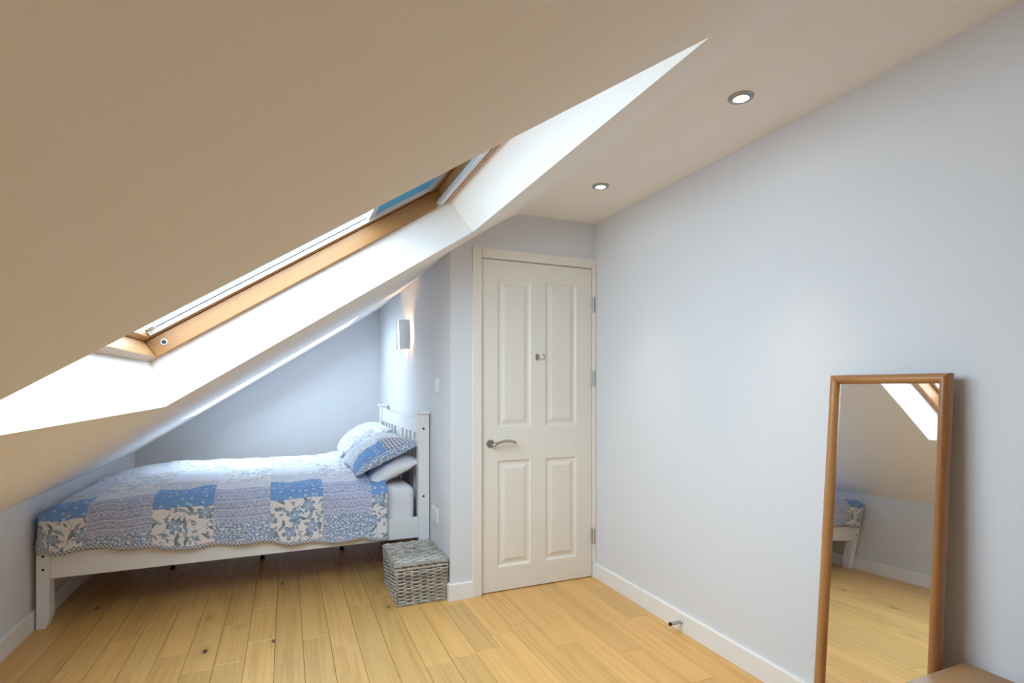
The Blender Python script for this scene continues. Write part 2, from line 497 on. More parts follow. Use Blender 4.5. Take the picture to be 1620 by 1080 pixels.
# outer roof slab round the two frames
b = B()
rs = sorted({-.35, W1['f'][0], W1['f'][1], W2['f'][0], W2['f'][1], SX + .45}); ry = [YB - WT, W1['f'][2], W1['f'][3], W2['f'][2], W2['f'][3], YF + WT]
for i in range(len(rs) - 1):
    for j in range(len(ry) - 1):
        sm, ym = (rs[i] + rs[i + 1]) / 2, (ry[j] + ry[j + 1]) / 2
        if any(w['f'][0] < sm < w['f'][1] and w['f'][2] < ym < w['f'][3] for w in (W1, W2)): continue
        b.sbox(rs[i], rs[i + 1], ry[j], ry[j + 1], ND, .27)
b.box(1.25, XR + WT, YB - WT, YF + WT, CZ + .07, CZ + .30)
roof = b.obj('roof', 'roof'); tag(roof, 'outer roof slab above the ceiling', kind='structure')

# skirting boards
SKH, SKT = .094, .016
def skirt(name, poly, a0, a1, f, label):
    return tag(B().prism(poly, f, a0, a1).obj(name, 'skirt'), label, kind='structure')
pr = [(0, 0), (SKT, 0), (SKT, SKH - .004), (SKT - .004, SKH), (0, SKH)]
skirt('baseboard_left', pr, YB, YF, lambda a, h, c: Vector((XL + a, c, h)), 'white skirting board along the knee wall')
skirt('baseboard_right', pr, YB, YD, lambda a, h, c: Vector((XR - a, c, h)), 'white skirting board below the tall right wall')
skirt('baseboard_far', pr, XL, XA, lambda a, h, c: Vector((c, YF - a, h)), 'white skirting board at the alcove end wall')
skirt('baseboard_alcove', pr, YD, YF, lambda a, h, c: Vector((XA - a, c, h)), 'white skirting board behind the headboard')
skirt('baseboard_door', pr, XA - SKT, 1.006, lambda a, h, c: Vector((c, YD - a, h)), 'short white skirting board beside the door')
skirt('baseboard_rear', pr, XL, XR, lambda a, h, c: Vector((c, YB + a, h)), 'white skirting board on the rear wall')

# ------------------------------------------------------------------ roof windows
def roof_window(name, w, label, detail):
    s0, s1, y0, y1 = w['f']
    o = empty(name, SP(s0, (y0 + y1) / 2, ND), label, kind='structure')
    fw = .034; e = .001; n0, n1 = ND - .004, .245
    for (a, b_, c, d, m) in ((s0 + e, s0 + fw, y0 + e, y1 - e, 'pine_y'), (s1 - fw, s1 - e, y0 + e, y1 - e, 'pine_y'),
                             (s0 + fw, s1 - fw, y0 + e, y0 + fw, 'pine_s'), (s0 + fw, s1 - fw, y1 - fw, y1 - e, 'pine_s')):
        B().sbox(a, b_, c, d, n0, n1, .003).obj('frame_member', m, o)
    g = .006; sw = .052; a0, a1, c0, c1 = s0 + fw - .026, s1 - fw + .012, y0 + fw - .022, y1 - fw + .022
    m0, m1 = .2465, .286
    sash = []
    for (a, b_, c, d, m) in ((a0, a0 + sw, c0, c1, 'pine_y'), (a1 - sw, a1, c0, c1, 'pine_y'), (a0 + sw, a1 - sw, c0, c0 + sw - .02, 'pine_s'), (a0 + sw, a1 - sw, c1 - sw + .02, c1, 'pine_s')):
        sash.append(B().sbox(a, b_, c, d, m0, m1, .004).obj('sash_member', m, o))
    B().sbox(a0 + .02, a1 - .02, c0 + .012, c1 - .012, .279, .284).obj('pane', 'glass', o)
    # outer aluminium flashing
    b = B()
    for (a, b_, c, d) in ((s0 - .06, s0 + .03, y0 - .06, y1 + .06), (s1 - .03, s1 + .06, y0 - .06, y1 + .06), (s0 + .03, s1 - .03, y0 - .06, y0 + .03), (s0 + .03, s1 - .03, y1 - .03, y1 + .06)):
        b.sbox(a, b_, c, d, .2865, .300)
    b.obj('flashing', 'darkmetal', o)
    # control bar across the head of the window
    hb = B().sbox(s1 - .078, s1 - .040, y0 + .004, y1 - .004, ND - .002, ND + .020, .004).obj('control_bar', 'alu', o)
    for yy in (y0 + .012, y1 - .030):
        B().sbox(s1 - .085, s1 - .036, yy, yy + .018, ND - .006, ND + .026, .003).obj('bar_bracket', 'alu', hb)
    if detail:
        yi0, yi1 = c0 + sw - .02, c1 - sw + .02          # clear width between sash sides
        for yy, sg in ((yi1, -1), (yi0, 1)):
            q0, q1 = sorted((yy, yy + sg * .014))
            rl = B().sbox(s0 + .064, s1 - .06, q0, q1, .252, .2775, .002).obj('blind_rail', 'plastic', o)
            q0, q1 = sorted((yy + sg * .014, yy + sg * .0165))
            B().sbox(s0 + .068, s1 - .062, q0, q1, .2690, .2730).obj('rail_seal', 'black', rl)
        sb = 2.015
        bl = B().sbox(sb, s1 - .062, yi0 + .012, yi1 - .012, .268, .2695).obj('roller_blind', 'blind', o)
        B().sbox(sb - .028, sb, yi0 + .004, yi1 - .004, .258, .273, .003).obj('blind_bar', 'alu', bl)
        B().sbox(s1 - .088, s1 - .056, yi0, yi1, .246, .272, .004).obj('blind_cassette', 'alu', o)
        pl = B().sbox(s0 + .066, s0 + .100, yi1 - .075, yi1 - .018, .2675, .2700).obj('rating_plate', 'whiteplate', o)
        for q in range(3):
            B().sbox(s0 + .072 + q * .009, s0 + .0745 + q * .009, yi1 - .066, yi1 - .030 - .006 * q, .2668, .2676).obj('plate_print', 'darkmetal', pl)
        # bolt bushings in the side frame members
        for yy, sg in ((y1 - fw, -1), (y0 + fw, 1)):
            c = SP(s0 + .088, yy, .212)
            bu = B().lathe([(.0125, 0), (.0125, .002), (.0105, .003), (.0085, .003), (.0085, .0012)], c, (0, sg, 0), 24).obj('bolt_bushing', 'alu', o, smooth=False)
            B().lathe([(.0083, 0), (.0083, .0016)], c, (0, sg, 0), 20).obj('bolt_hole', 'black', bu)  # flat black disc paints the shade inside the hole
    return o
roof_window('window_1', W1, 'pine roof window with teal blind over the open floor', True)
roof_window('window_2', W2, 'narrower roof window in the slope over the bed', False)

# ------------------------------------------------------------------ door
door = empty('door_1', (D0, YD, 0), 'cream four panel door with steel lever handle', kind='structure')
YFACE = YD + .004
DZ0, DZ1 = .006, DH
px = [(1.166, 1.386), (1.486, 1.706)]; pz = [(.147, .785), (.985, 1.876)]
xs = [D0, px[0][0], px[0][1], px[1][0], px[1][1], D1]; zs = [DZ0, pz[0][0], pz[0][1], pz[1][0], pz[1][1], DZ1]
b = B()
for i in range(5):
    for j in range(5):
        if i in (1, 3) and j in (1, 3): continue
        b.poly([(xs[i], YFACE, zs[j]), (xs[i + 1], YFACE, zs[j]), (xs[i + 1], YFACE, zs[j + 1]), (xs[i], YFACE, zs[j + 1])], [(0, 1, 2, 3)])
bmesh.ops.remove_doubles(b.bm, verts=b.bm.verts, dist=1e-5)
q = [(D0, YFACE), (D1, YFACE), (D1, YFACE + .035), (D0, YFACE + .035)]
b.poly([(D0, YFACE + .035, DZ0), (D1, YFACE + .035, DZ0), (D1, YFACE + .035, DZ1), (D0, YFACE + .035, DZ1)], [(0, 1, 2, 3)])
for (xa, ya), (xb, yb_) in ((q[0], q[3]), (q[1], q[2])):
    b.poly([(xa, ya, DZ0), (xb, yb_, DZ0), (xb, yb_, DZ1), (xa, ya, DZ1)], [(0, 1, 2, 3)])
for zz in (DZ0, DZ1):
    b.poly([(D0, YFACE, zz), (D1, YFACE, zz), (D1, YFACE + .035, zz), (D0, YFACE + .035, zz)], [(0, 1, 2, 3)])
leaf = b.obj('door_leaf', 'gloss', door)
for (xa, xb) in px:
    for (za, zb) in pz:
        steps = [(0, 0), (.004, .003), (.010, .0085), (.016, .010), (.024, .010), (.029, .0085), (.046, .002), (.050, .0012)]
        vv, ff = [], []
        for ins, dep in steps:
            vv += [(xa + ins, YFACE + dep, za + ins), (xb - ins, YFACE + dep, za + ins), (xb - ins, YFACE + dep, zb - ins), (xa + ins, YFACE + dep, zb - ins)]
        for s_ in range(len(steps) - 1):
            for i in range(4):
                j = (i + 1) % 4
                ff.append((s_ * 4 + i, s_ * 4 + j, s_ * 4 + 4 + j, s_ * 4 + 4 + i))
        l = (len(steps) - 1) * 4; ff.append((l, l + 1, l + 2, l + 3))
        B().poly(vv, ff).obj('panel', 'gloss', door)
# casing
def arch(a0, a1, z0, z1): return B().box(a0, a1, YD - .016, YD + .006, z0, z1, .003)
arch(1.004, D0 - .004, 0, 2.048).obj('casing_upright', 'gloss', door)
arch(D1 + .003, XR - .001, SKH, 2.048).obj('casing_upright', 'gloss', door)
arch(D0 - .004, D1 + .003, DH + .005, 2.048).obj('casing_head', 'gloss', door)
for zc in (1.755, 1.280, .265):
    hg = B().tube([(D1 + .001, YFACE - .007, zc - .05), (D1 + .001, YFACE - .007, zc + .05)], .0055, 12).obj('hinge', 'steel', door)
    smooth_by_angle(hg)
    B().box(D1 + .003, D1 + .016, YD - .0175, YD - .0160, zc - .05, zc + .05).obj('hinge_leaf', 'steel', hg)
    for dz in (-.026, .0, .026):
        B().lathe([(.0066, 0), (.0066, .0016)], (D1 + .001, YFACE - .007, zc + dz), (0, 0, 1), 12).obj('knuckle_ring', 'nickel', hg)
lv = smooth_by_angle(B().lathe([(.0255, 0), (.0255, .006), (.023, .009), (.006, .009)], (1.119, YFACE, .889), (0, -1, 0), 36).obj('lever_rose', 'steel', door))
pts = [(1.119, YFACE - .005, .886), (1.119, YFACE - .032, .886), (1.121, YFACE - .043, .886), (1.128, YFACE - .050, .887)]
for i in range(1, 13):
    t_ = i / 12
    pts.append((1.128 + .137 * t_, YFACE - .050, .887 + .022 * math.sin(math.pi * t_ * .86) - .002 * t_))
smooth_by_angle(B().tube(pts, .0085, 14).obj('lever_handle', 'steel', door))
hk = B()
prof = [(.0001, .004), (.010, .004), (.014, .002), (.0145, 0)]
hk.lathe(prof[::-1], (1.431, YFACE, 1.414), (0, -1, 0), 20)
for v in hk.bm.verts: v.co.z = 1.412 + (v.co.z - 1.414) * 1.55
hook = smooth_by_angle(hk.obj('coat_hook', 'nickel', door))
hp = [(1.431, YFACE - .003, 1.400)] + [(1.433 + .028 * math.sin(a), YFACE - .012 - .040 * (a / 2.6), 1.412 - .014 * math.sin(min(a * 1.35, 3.14)) + .010 * max(0, a - 1.7)) for a in [i * .26 for i in range(1, 11)]]
smooth_by_angle(B().tube(hp, .0032, 10).obj('hook_arm', 'nickel', hook))
e_ = hp[-1]
smooth_by_angle(B().lathe([(.001, -.006), (.004, -.005), (.0058, 0), (.004, .005), (.001, .006)], (e_[0], e_[1], e_[2] + .004), (0, 0, 1), 14).obj('hook_ball', 'nickel', hook))
B().box(D0 - .0035, D0 - .0005, YD + .004, YD + .03, .84, .91).obj('latch_plate', 'steel', door)

# ================================================================== bed
BY0, BY1 = 3.425, 5.005
bed = empty('bed', (-.15, (BY0 + BY1) / 2, 0), 'white painted wooden double bed frame with slatted headboard', 'bed')
HX0, HX1 = .796, .866
for y0 in (BY0, BY1 - .066):
    p_ = B().box(HX0, HX1, y0, y0 + .066, 0, 1.048, .003).obj('post', 'bedpaint', bed)
    B().box(HX0 - .014, min(HX1 + .010, XA - .001), y0 - .012, y0 + .078, 1.048, 1.068, .006).obj('post_cap', 'bedpaint', p_)
    for zc in (.955, .515):
        B().lathe([(.0075, 0), (.0075, .0008)], ((HX0 + HX1) / 2 - .004, y0 if y0 == BY0 else y0 + .066, zc), (0, -1 if y0 == BY0 else 1, 0), 16).obj('bolt_hole', 'black', p_)
ya, yb_ = BY0 + .066, BY1 - .066
n = 24; poly = [(ya, .915), (yb_, .915)]
for i in range(n + 1):
    t_ = i / n; yy = yb_ + (ya - yb_) * t_
    e_ = abs(2 * t_ - 1)
    poly.append((yy, 1.006 + .030 * max(0, (e_ - .45) / .55) ** 1.6))
B().prism(poly, lambda a, h, c: Vector((c, a, h)), .815, .845).obj('top_rail', 'bedpaint', bed)
B().box(.815, .845, ya, yb_, .36, .46, .003).obj('lower_rail', 'bedpaint', bed)
ym = (BY0 + BY1) / 2
gaps = [.150, .288, .422, .556, .690]
gw = .058
edges = []
b_prev = 0
segs = []
last = 0.0
for g in gaps:
    segs.append((last, g - gw / 2)); last = g + gw / 2
segs.append((last, (yb_ - ya) / 2))
B().box(.820, .840, ym - segs[0][1], ym + segs[0][1], .46, .915, .002).obj('slat', 'bedpaint', bed)
for sgn in (-1, 1):
    for (a, c) in segs[1:]:
        if c - a < .008: continue
        y0, y1 = sorted((ym + sgn * a, ym + sgn * c))
        B().box(.820, .840, y0, y1, .46, .915, .002).obj('slat', 'bedpaint', bed)
for y0 in (BY0 + .012, BY1 - .040):
    B().box(-1.105, HX0, y0, y0 + .028, .247, .378, .003).obj('side_rail', 'bedpaint', bed)
B().box(-1.150, -1.122, BY0 + .055, BY1 - .055, .247, .378, .003).obj('foot_rail', 'bedpaint', bed)
for y0, sg in ((BY0, 1), (BY1, -1)):
    yy0, yy1 = sorted((y0, y0 + sg * .066))
    lg = B()
    lg.prism([(-1.158, 0), (-1.120, 0), (-1.105, .055), (-1.105, .390), (-1.158, .390)], XZ, yy0, yy1)
    lg = lg.obj('foot_leg', 'bedpaint', bed)
    for zc in (.368, .300):
        B().lathe([(.0065, 0), (.0065, .0008)], (-1.131, y0, zc), (0, -sg, 0), 16).obj('bolt_hole', 'black', lg)
for i in range(13):
    xx = -1.04 + i * .145
    B().box(xx, xx + .07, BY0 + .04, BY1 - .04, .285, .303).obj('base_slat', 'pine_y', bed)
B().box(-1.122, HX0, 4.19, 4.235, .225, .284).obj('centre_beam', 'pine_y', bed)
for xx in (-.70, -.152, .391):
    smooth_by_angle(B().lathe([(.016, 0), (.016, .012), (.009, .016), (.009, .225)], (xx, 4.212, 0), (0, 0, 1), 14).obj('support_leg', 'black', bed))

# mattress in a white fitted sheet
b = B().box(-1.098, .782, BY0 + .045, BY1 - .045, .306, .580, .045, 4)
bmesh.ops.subdivide_edges(b.bm, edges=[e for e in b.bm.edges if e.calc_length() > .3], cuts=9, use_grid_fill=True)
mt = b.obj('mattress', 'sheet', base=(-.158, ym, .306), smooth=True)
tag(mt, 'deep mattress in a smooth white fitted sheet on the bed frame', 'mattress')

# duvet ------------------------------------------------------------
def fbm(x, y, z=0.0, o=4):
    return mnoise.fractal(Vector((x, y, z)), 1.0, 2.0, o)
def make_duvet():
    bx0, bx1 = -1.088, .592
    by0, by1 = BY0 + .052, BY1 - .045
    rr = .080
    Ha = .26
    me_v, me_uv, hemv = [], [], []
    na, nb = 190, 200
    us = [bx0 - Ha + (bx1 - bx0 + Ha) * i / na for i in range(na + 1)]
    Wd = by1 - by0; Hf = .28
    def hn(x):   # near hang length below the fold, longer towards the head
        t_ = min(1, max(0, (x - bx0) / (bx1 - bx0)))
        return .268 + .140 * t_ ** .8 + .010 * math.sin(x * 9) + .006 * math.sin(x * 23 + 1)
    def prof(d):
        if d < rr * math.pi / 2: return rr * math.sin(d / rr), rr * (1 - math.cos(d / rr))
        return rr, rr + d - rr * math.pi / 2
    for i, ux in enumerate(us):
        hnear = hn(ux)
        for j in range(nb + 1):
            f = j / nb                     # 0 near hem .. 1 far hem
            tot = hnear + Wd + Hf
            c = f * tot - hnear            # <0 hang near, 0..Wd top, >Wd far hang
            ea = max(0, bx0 - ux); eb = max(0, -c) if c < 0 else max(0, c - Wd)
            Hb = hnear if c < 0 else Hf
            X0 = max(ux, bx0); Y0 = by0 + min(max(c, 0), Wd)
            sgn = -1 if c < 0 else 1
            t_ = max(ea / Ha, eb / Hb)
            Z0 = .628
            loft = .020 * min(1, min(Y0 - by0, by1 - Y0) / .18 + .15) * min(1, (X0 - bx0) / .2 + .2)
            wr_ = .012 * fbm(X0 * 4.2, Y0 * 4.2, 1.3) + .008 * fbm(X0 * 9 + Y0 * 3, Y0 * 9, 4.1)
            head = max(0, (X0 - .05) / .55)
            wr_ += head * (.036 * abs(fbm(X0 * 7 - Y0 * 4, Y0 * 5, 9.2)) + .030 * math.exp(-((Y0 - 4.55) / .42) ** 2) * min(1, head * 1.2))
            wr_ -= .020 * max(0, 1 - (X0 - bx0) / .35)
            wr_ -= .022 * max(0, min(1, (X0 - .42) / .12))
            Z0 += loft + wr_
            if t_ <= 0:
                P = Vector((X0, Y0, Z0))
            else:
                d = t_ * (Hb if eb / Hb >= ea / Ha else (Ha if eb == 0 else Ha + (Hb - Ha) * (eb / Hb) / (ea / Ha)))
                ph = math.atan2(eb / Hb, ea / Ha)
                out, drop = prof(d)
                wave = .007 * math.sin(ux * 17 + 2 * math.sin(ux * 5)) * min(1, drop / .2) + .006 * fbm(ux * 6, drop * 5, 2.2)
                out += wave if eb > 0 else wave * .2
                if ea > 0: out = min(out, rr + .004) if eb == 0 else out
                P = Vector((X0 - out * math.cos(ph) * (1 if ea > 0 else 0), Y0 + sgn * out * math.sin(ph), Z0 - drop))
                P.x = max(P.x, XL + .006)
            me_v.append(P)
            me_uv.append((ux + .947 + 2.885, -c))
            hemv.append(max(0, 1 - (f * tot) / 1.0) if c < 0 else 0.0)
    W = nb + 1
    faces = [(i * W + j, (i + 1) * W + j, (i + 1) * W + j + 1, i * W + j + 1) for i in range(na) for j in range(nb)]
    me = bpy.data.meshes.new('duvet')
    base = Vector((-.25, ym, .30))
    me.from_pydata([v - base for v in me_v], [], faces)
    uvl = me.uv_layers.new(name='UVMap')
    for l in me.loops: uvl.data[l.index].uv = me_uv[l.vertex_index]
    at = me.attributes.new('hem', 'FLOAT', 'POINT')
    for i, v in enumerate(hemv): at.data[i].value = v
    me.shade_smooth()
    me.materials.append(M['duvet'])
    o = bpy.data.objects.new('duvet', me); COL.objects.link(o); o.location = base
    md = o.modifiers.new('thick', 'SOLIDIFY'); md.thickness = .026; md.offset = -1
    return o
dv = make_duvet()
tag(dv, 'blue and white floral patchwork duvet spread over the bed', 'duvet')

# pillows ------------------------------------------------------------
def pillow(name, mat, centre, size, tilt, yaw_, roll, seed, label, group, under=1.0):
    lx, ly, lz = size
    n = 36; V, F, UV = [], [], []
    idx = {}
    rot = Matrix.Rotation(yaw_, 4, 'Z') @ Matrix.Rotation(-tilt, 4, 'Y') @ Matrix.Rotation(roll, 4, 'X')
    for side in (1, -1):
        for i in range(n + 1):
            for j in range(n + 1):
                edge = i in (0, n) or j in (0, n)
                if side == -1 and edge: idx[(side, i, j)] = idx[(1, i, j)]; continue
                u, v = -1 + 2 * i / n, -1 + 2 * j / n
                uu, vv_ = math.sin(u * math.pi / 2) * .35 + u * .65, math.sin(v * math.pi / 2) * .35 + v * .65
                h = (max(0, 1 - abs(uu) ** 2.3) ** .62) * (max(0, 1 - abs(vv_) ** 2.8) ** .55)
                x = uu * lx / 2 * (1 - .075 * (1 - vv_ * vv_)); y = vv_ * ly / 2 * (1 - .055 * (1 - uu * uu))
                wr_ = fbm(uu * 2.2 + seed, vv_ * 3.0, seed) * .014 * h + .006 * fbm(uu * 6 + seed, vv_ * 7, 3 + seed) * h
                z = side * (h * lz / 2) * (1.0 if side == 1 else under) + wr_ + (.012 * fbm(uu * 2 + seed, vv_ * 2.5, 8) if edge else 0)
                z -= .03 * (uu * uu) * 0
                idx[(side, i, j)] = len(V)
                V.append(rot @ Vector((x, y, z))); UV.append((uu * lx / 2, vv_ * ly / 2 * (-1 if seed > 5 else 1)))
        for i in range(n):
            for j in range(n):
                f = [idx[(side, i, j)], idx[(side, i + 1, j)], idx[(side, i + 1, j + 1)], idx[(side, i, j + 1)]]
                F.append(f if side == 1 else f[::-1])
    me = bpy.data.meshes.new(name); me.from_pydata(V, [], F)
    uvl = me.uv_layers.new(name='UVMap')
    for l in me.loops: uvl.data[l.index].uv = UV[l.vertex_index]
    me.shade_smooth(); me.materials.append(M[mat])
    o = bpy.data.objects.new(name, me); COL.objects.link(o); o.location = centre
    return tag(o, label, 'pillow', group)
pillow('pillow', 'sheet', (.655, 3.83, .664), (.37, .72, .19), R(24), 0, 0, 1.0, 'plain white pillow under the patterned pillow by the gingham corner', 'white pillows', .6)
pillow('pillow', 'sheet', (.652, 4.57, .662), (.37, .70, .17), R(22), 0, 0, 2.0, 'plain white pillow hidden under the patterned pillow towards the alcove end wall', 'white pillows', .6)
pillow('pillow', 'pillow', (.602, 3.84, .757), (.46, .74, .22), R(24), R(2), 0, 3.4, 'blue patchwork pillow with gingham corner leaning on white pillow', 'patterned pillows', .25)
pillow('pillow', 'pillow', (.590, 4.58, .788), (.46, .72, .21), R(27), R(-3), 0, 5.1, 'pale blue patchwork pillow nearer the alcove end wall', 'patterned pillows', .25)

# ================================================================== wicker basket
bk0, bk1, bl0, bl1, bh = .562, .866, 2.972, 3.415, .205
basket = empty('basket', ((bk0 + bk1) / 2, (bl0 + bl1) / 2, 0), 'grey wicker lidded storage basket on the floor beside the bed', 'basket')
def ring_pts(z, ph, amp, shrink):
    x0, x1, y0, y1 = bk0 + shrink, bk1 - shrink, bl0 + shrink, bl1 - shrink
    out = []
    nx, ny = 28, 40
    st = .0435
    def w(t_): return amp * math.sin(math.pi * t_ / st + ph)
    for i in range(nx): t_ = (x1 - x0) * i / nx; out.append((x0 + t_, y0 + w(t_), z))
    for i in range(ny): t_ = (y1 - y0) * i / ny; out.append((x1 - w(t_), y0 + t_, z))
    for i in range(nx): t_ = (x1 - x0) * i / nx; out.append((x1 - t_, y1 - w(t_), z))
    for i in range(ny): t_ = (y1 - y0) * i / ny; out.append((x0 + w(t_), y1 - t_, z))
    return out
inner = B().box(bk0 + .018, bk1 - .018, bl0 + .018, bl1 - .018, .006, bh - .004).obj('gap_shade', 'gap_shade', basket)  # dark block standing in for the shade behind the strands
nr = 18
for i in range(nr):
    z = .014 + i * (bh - .030) / (nr - 1)
    sh = .012 * (1 - z / bh) ** 1.0
    B().tube(ring_pts(z, math.pi * (i % 2), .0052, sh + .005), .0047, 6, True).obj('woven_strand', 'wicker', basket, smooth=True)
def stake(x, y):
    cx0, cy0 = (bk0 + bk1) / 2, (bl0 + bl1) / 2
    k_ = .92
    return B().tube([(cx0 + (x - cx0) * .94, cy0 + (y - cy0) * .955, .008), (x, y, bh)], .0036, 6).obj('stake', 'wicker', basket, smooth=True)
st = .0435
for i in range(8):
    xx = bk0 + .004 + i * (bk1 - bk0 - .008) / 7
    stake(xx, bl0 + .006); stake(xx, bl1 - .006)
for i in range(1, 10):
    yy = bl0 + .004 + i * (bl1 - bl0 - .008) / 10
    stake(bk0 + .006, yy); stake(bk1 - .006, yy)
def braid(name, z, r, shrink, parent):
    for ph in (0, math.pi):
        base = ring_pts(z, 0, 0, shrink)
        n = len(base); pts = []
        for i, p in enumerate(base):
            a = i * .75 + ph
            nx_ = 1 if i < 28 else 0
            pts.append((p[0] + (0 if i % 136 < 28 or 68 <= i < 96 else .0035 * math.cos(a)), p[1] + (.0035 * math.cos(a) if i < 28 or 68 <= i < 96 else 0), p[2] + .0045 * math.sin(a)))
        B().tube(pts, r, 6, True).obj(name, 'wicker', parent, smooth=True)
braid('foot_border', .008, .0048, .012, basket)
B().box(bk0 + .002, bk1 - .002, bl0 + .001, bl1 - .001, bh - .006, bh + .010, .004).obj('rim', 'wicker', basket)
lid = B().box(bk0 + .004, bk1 - .004, bl0 + .004, bl1 - .004, bh + .0105, bh + .018).obj('lid', 'gap_shade', basket)  # lid base coloured dark as the shade between its strands
braid('lid_border', bh + .022, .0052, .004, lid)
nst = 17
for i in range(nst):
    yy = bl0 + .016 + i * (bl1 - bl0 - .032) / (nst - 1)
    pts = []
    for j in range(29):
        t_ = j / 28; xx = bk0 + .008 + t_ * (bk1 - bk0 - .016)
        pts.append((xx, yy, bh + .0235 + .0055 * math.sin(t_ * math.pi * 7 + math.pi * (i % 2))))
    B().tube(pts, .0100, 6, flat=.5).obj('lid_strand', 'wicker', lid, smooth=True)
for i in range(7):
    xx = bk0 + .008 + (i + .5) / 7 * (bk1 - bk0 - .016)
    B().tube([(xx, bl0 + .008, bh + .0235), (xx, bl1 - .008, bh + .0235)], .0042, 6).obj('lid_stake', 'wicker', lid, smooth=True)
hp = []
hy = (bl0 + bl1) / 2; hx = (bk0 + bk1) / 2
for i in range(15):
    t_ = i / 14
    hp.append((hx + .012, hy - .075 + .15 * t_, bh + .026 + .020 * math.sin(math.pi * t_) ** .6))
B().tube(hp, .0055, 8).obj('lid_handle', 'wicker', lid, smooth=True)
for yy in (hy - .075, hy + .075):
    B().tube([(hx - .018, yy, bh + .029), (hx + .040, yy, bh + .029)], .0050, 8).obj('handle_loop', 'wicker', lid, smooth=True)
for yy in (bl0 + .10, bl0 + .34):
    lp = [(bk0 - .002 - .006 * math.sin(a), yy, bh - .004 + .036 * math.cos(a)) for a in [i * math.pi / 10 for i in range(11)]]
    lp = [(bk0 + .018, yy, bh + .031)] + lp + [(bk0 + .004, yy, bh - .045)]
    B().tube(lp, .0035, 6).obj('hinge_loop', 'wicker', basket, smooth=True)

# ================================================================== wall lamp, switch, socket
LY, LZ0, LZ1 = 4.085, 1.512, 1.732
wl_ = empty('wall_lamp', (XA, LY, LZ0), 'lit chrome uplighter wall lamp above the headboard', 'wall lamp')
n = 20; arc = []
for i in range(n + 1):
    a = -1.0 + 2.0 * i / n
    arc.append((XA - .018 - .075 * (1 - abs(a) ** 2.4), LY + a * .112))
poly = arc + [(x_ + .0025, y_) for x_, y_ in arc[::-1]]
smooth_by_angle(B().prism(poly, XY, LZ0, LZ1).obj('shade', 'chrome', wl_), 30)
B().box(XA - .012, XA - .0005, LY - .05, LY + .05, LZ0 + .05, LZ1 - .05, .003).obj('back_plate', 'chrome', wl_)
B().box(XA - .092, XA - .012, LY - .008, LY + .008, LZ0 + .018, LZ0 + .026).obj('bracket', 'steel', wl_)
smooth_by_angle(B().lathe([(.004, 0), (.010, .004), (.010, .05), (.006, .06), (.001, .062)], (XA - .045, LY, LZ0 + .09), (0, 0, 1), 16).obj('bulb', 'bulb', wl_))
smooth_by_angle(B().lathe([(.012, 0), (.012, .035)], (XA - .045, LY, LZ0 + .055), (0, 0, 1), 16).obj('lamp_holder', 'plastic', wl_))
B().box(XA - .046, XA - .011, LY - .006, LY + .006, LZ0 + .06, LZ0 + .07).obj('holder_arm', 'steel', wl_)

def plate(name, yc, zc, w, h, label, cat):
    o = empty(name, (XA, yc, zc - h / 2), label, cat)
    B().box(XA - .009, XA - .0003, yc - w / 2, yc + w / 2, zc - h / 2, zc + h / 2, .003).obj('plate', 'plastic', o)
    return o
sw = plate('light_switch', 3.238, 1.236, .086, .086, 'white fused switch plate on the alcove wall above the socket', 'switch')
B().box(XA - .0115, XA - .0085, 3.222, 3.246, 1.226, 1.248, .001).obj('rocker', 'plastic', sw)
B().box(XA - .0100, XA - .0085, 3.252, 3.262, 1.233, 1.241).obj('fuse_slot', 'darkmetal', sw)
sk = plate('wall_socket', 3.292, .424, .146, .086, 'white double plug socket low on the alcove wall behind the basket', 'socket')
for dy in (-.036, .036):
    B().box(XA - .0115, XA - .0085, 3.292 + dy - .006, 3.292 + dy + .006, .446, .458, .001).obj('rocker', 'plastic', sk)
    for (a, c) in ((0, .012), (-.011, -.008), (.011, -.008)):
        B().box(XA - .0094, XA - .0088, 3.292 + dy + a - .003, 3.292 + dy + a + .003, .420 + c - .002, .420 + c + .002).obj('pin_slot', 'black', sk)

# ================================================================== downlights
def downlight(x, y, label):
    o = empty('downlight', (x, y, CZ), label, 'ceiling light', 'recessed ceiling spotlights')
    smooth_by_angle(B().lathe([(.0445, -.0005), (.0445, .003), (.040, .006), (.033, .005), (.031, -.001)], (x, y, CZ), (0, 0, -1), 40).obj('bezel', 'nickel', o))
    smooth_by_angle(B().lathe([(.0308, -.002), (.0308, .0062), (.027, .0080), (.0255, .0050), (.025, .0)], (x, y, CZ), (0, 0, -1), 36).obj('tilt_ring', 'chrome', o))
    smooth_by_angle(B().lathe([(.0001, .0045), (.0250, .0045), (.0250, .0056), (.0001, .0062)], (x, y, CZ), (0, 0, -1), 30).obj('lamp_face', 'led', o))
    l = bpy.data.lights.new('spot_beam', 'SPOT'); l.energy = 26; l.color = (1.0, .74, .46); l.spot_size = R(58); l.spot_blend = 1.0; l.shadow_soft_size = .025
    lo = bpy.data.objects.new('spot_beam', l); COL.objects.link(lo); lo.parent = o; lo.location = (0, 0, -.012)
downlight(1.520, 1.452, 'round recessed ceiling spotlight above the mirror side of the room')
downlight(1.517, 2.386, 'round recessed ceiling spotlight in front of the door')
downlight(1.523, .518, 'added unseen ceiling spotlight for warm fill over the low oak table')  # added out of view as warm fill
downlight(1.526, -.416, 'added unseen ceiling spotlight for warm fill nearest the rear wall')  # another out-of-view lamp, added to warm the room

# ================================================================== mirror
MW, ML, MT_ = .386, 1.272, .026
mirror = bpy.data.objects.new('mirror', None); COL.objects.link(mirror)
mirror.empty_display_size = .1
BASE['mirror'] = (0, 0, 0)
tag(mirror, 'tall oak framed mirror leaning against the plain wall', 'mirror')
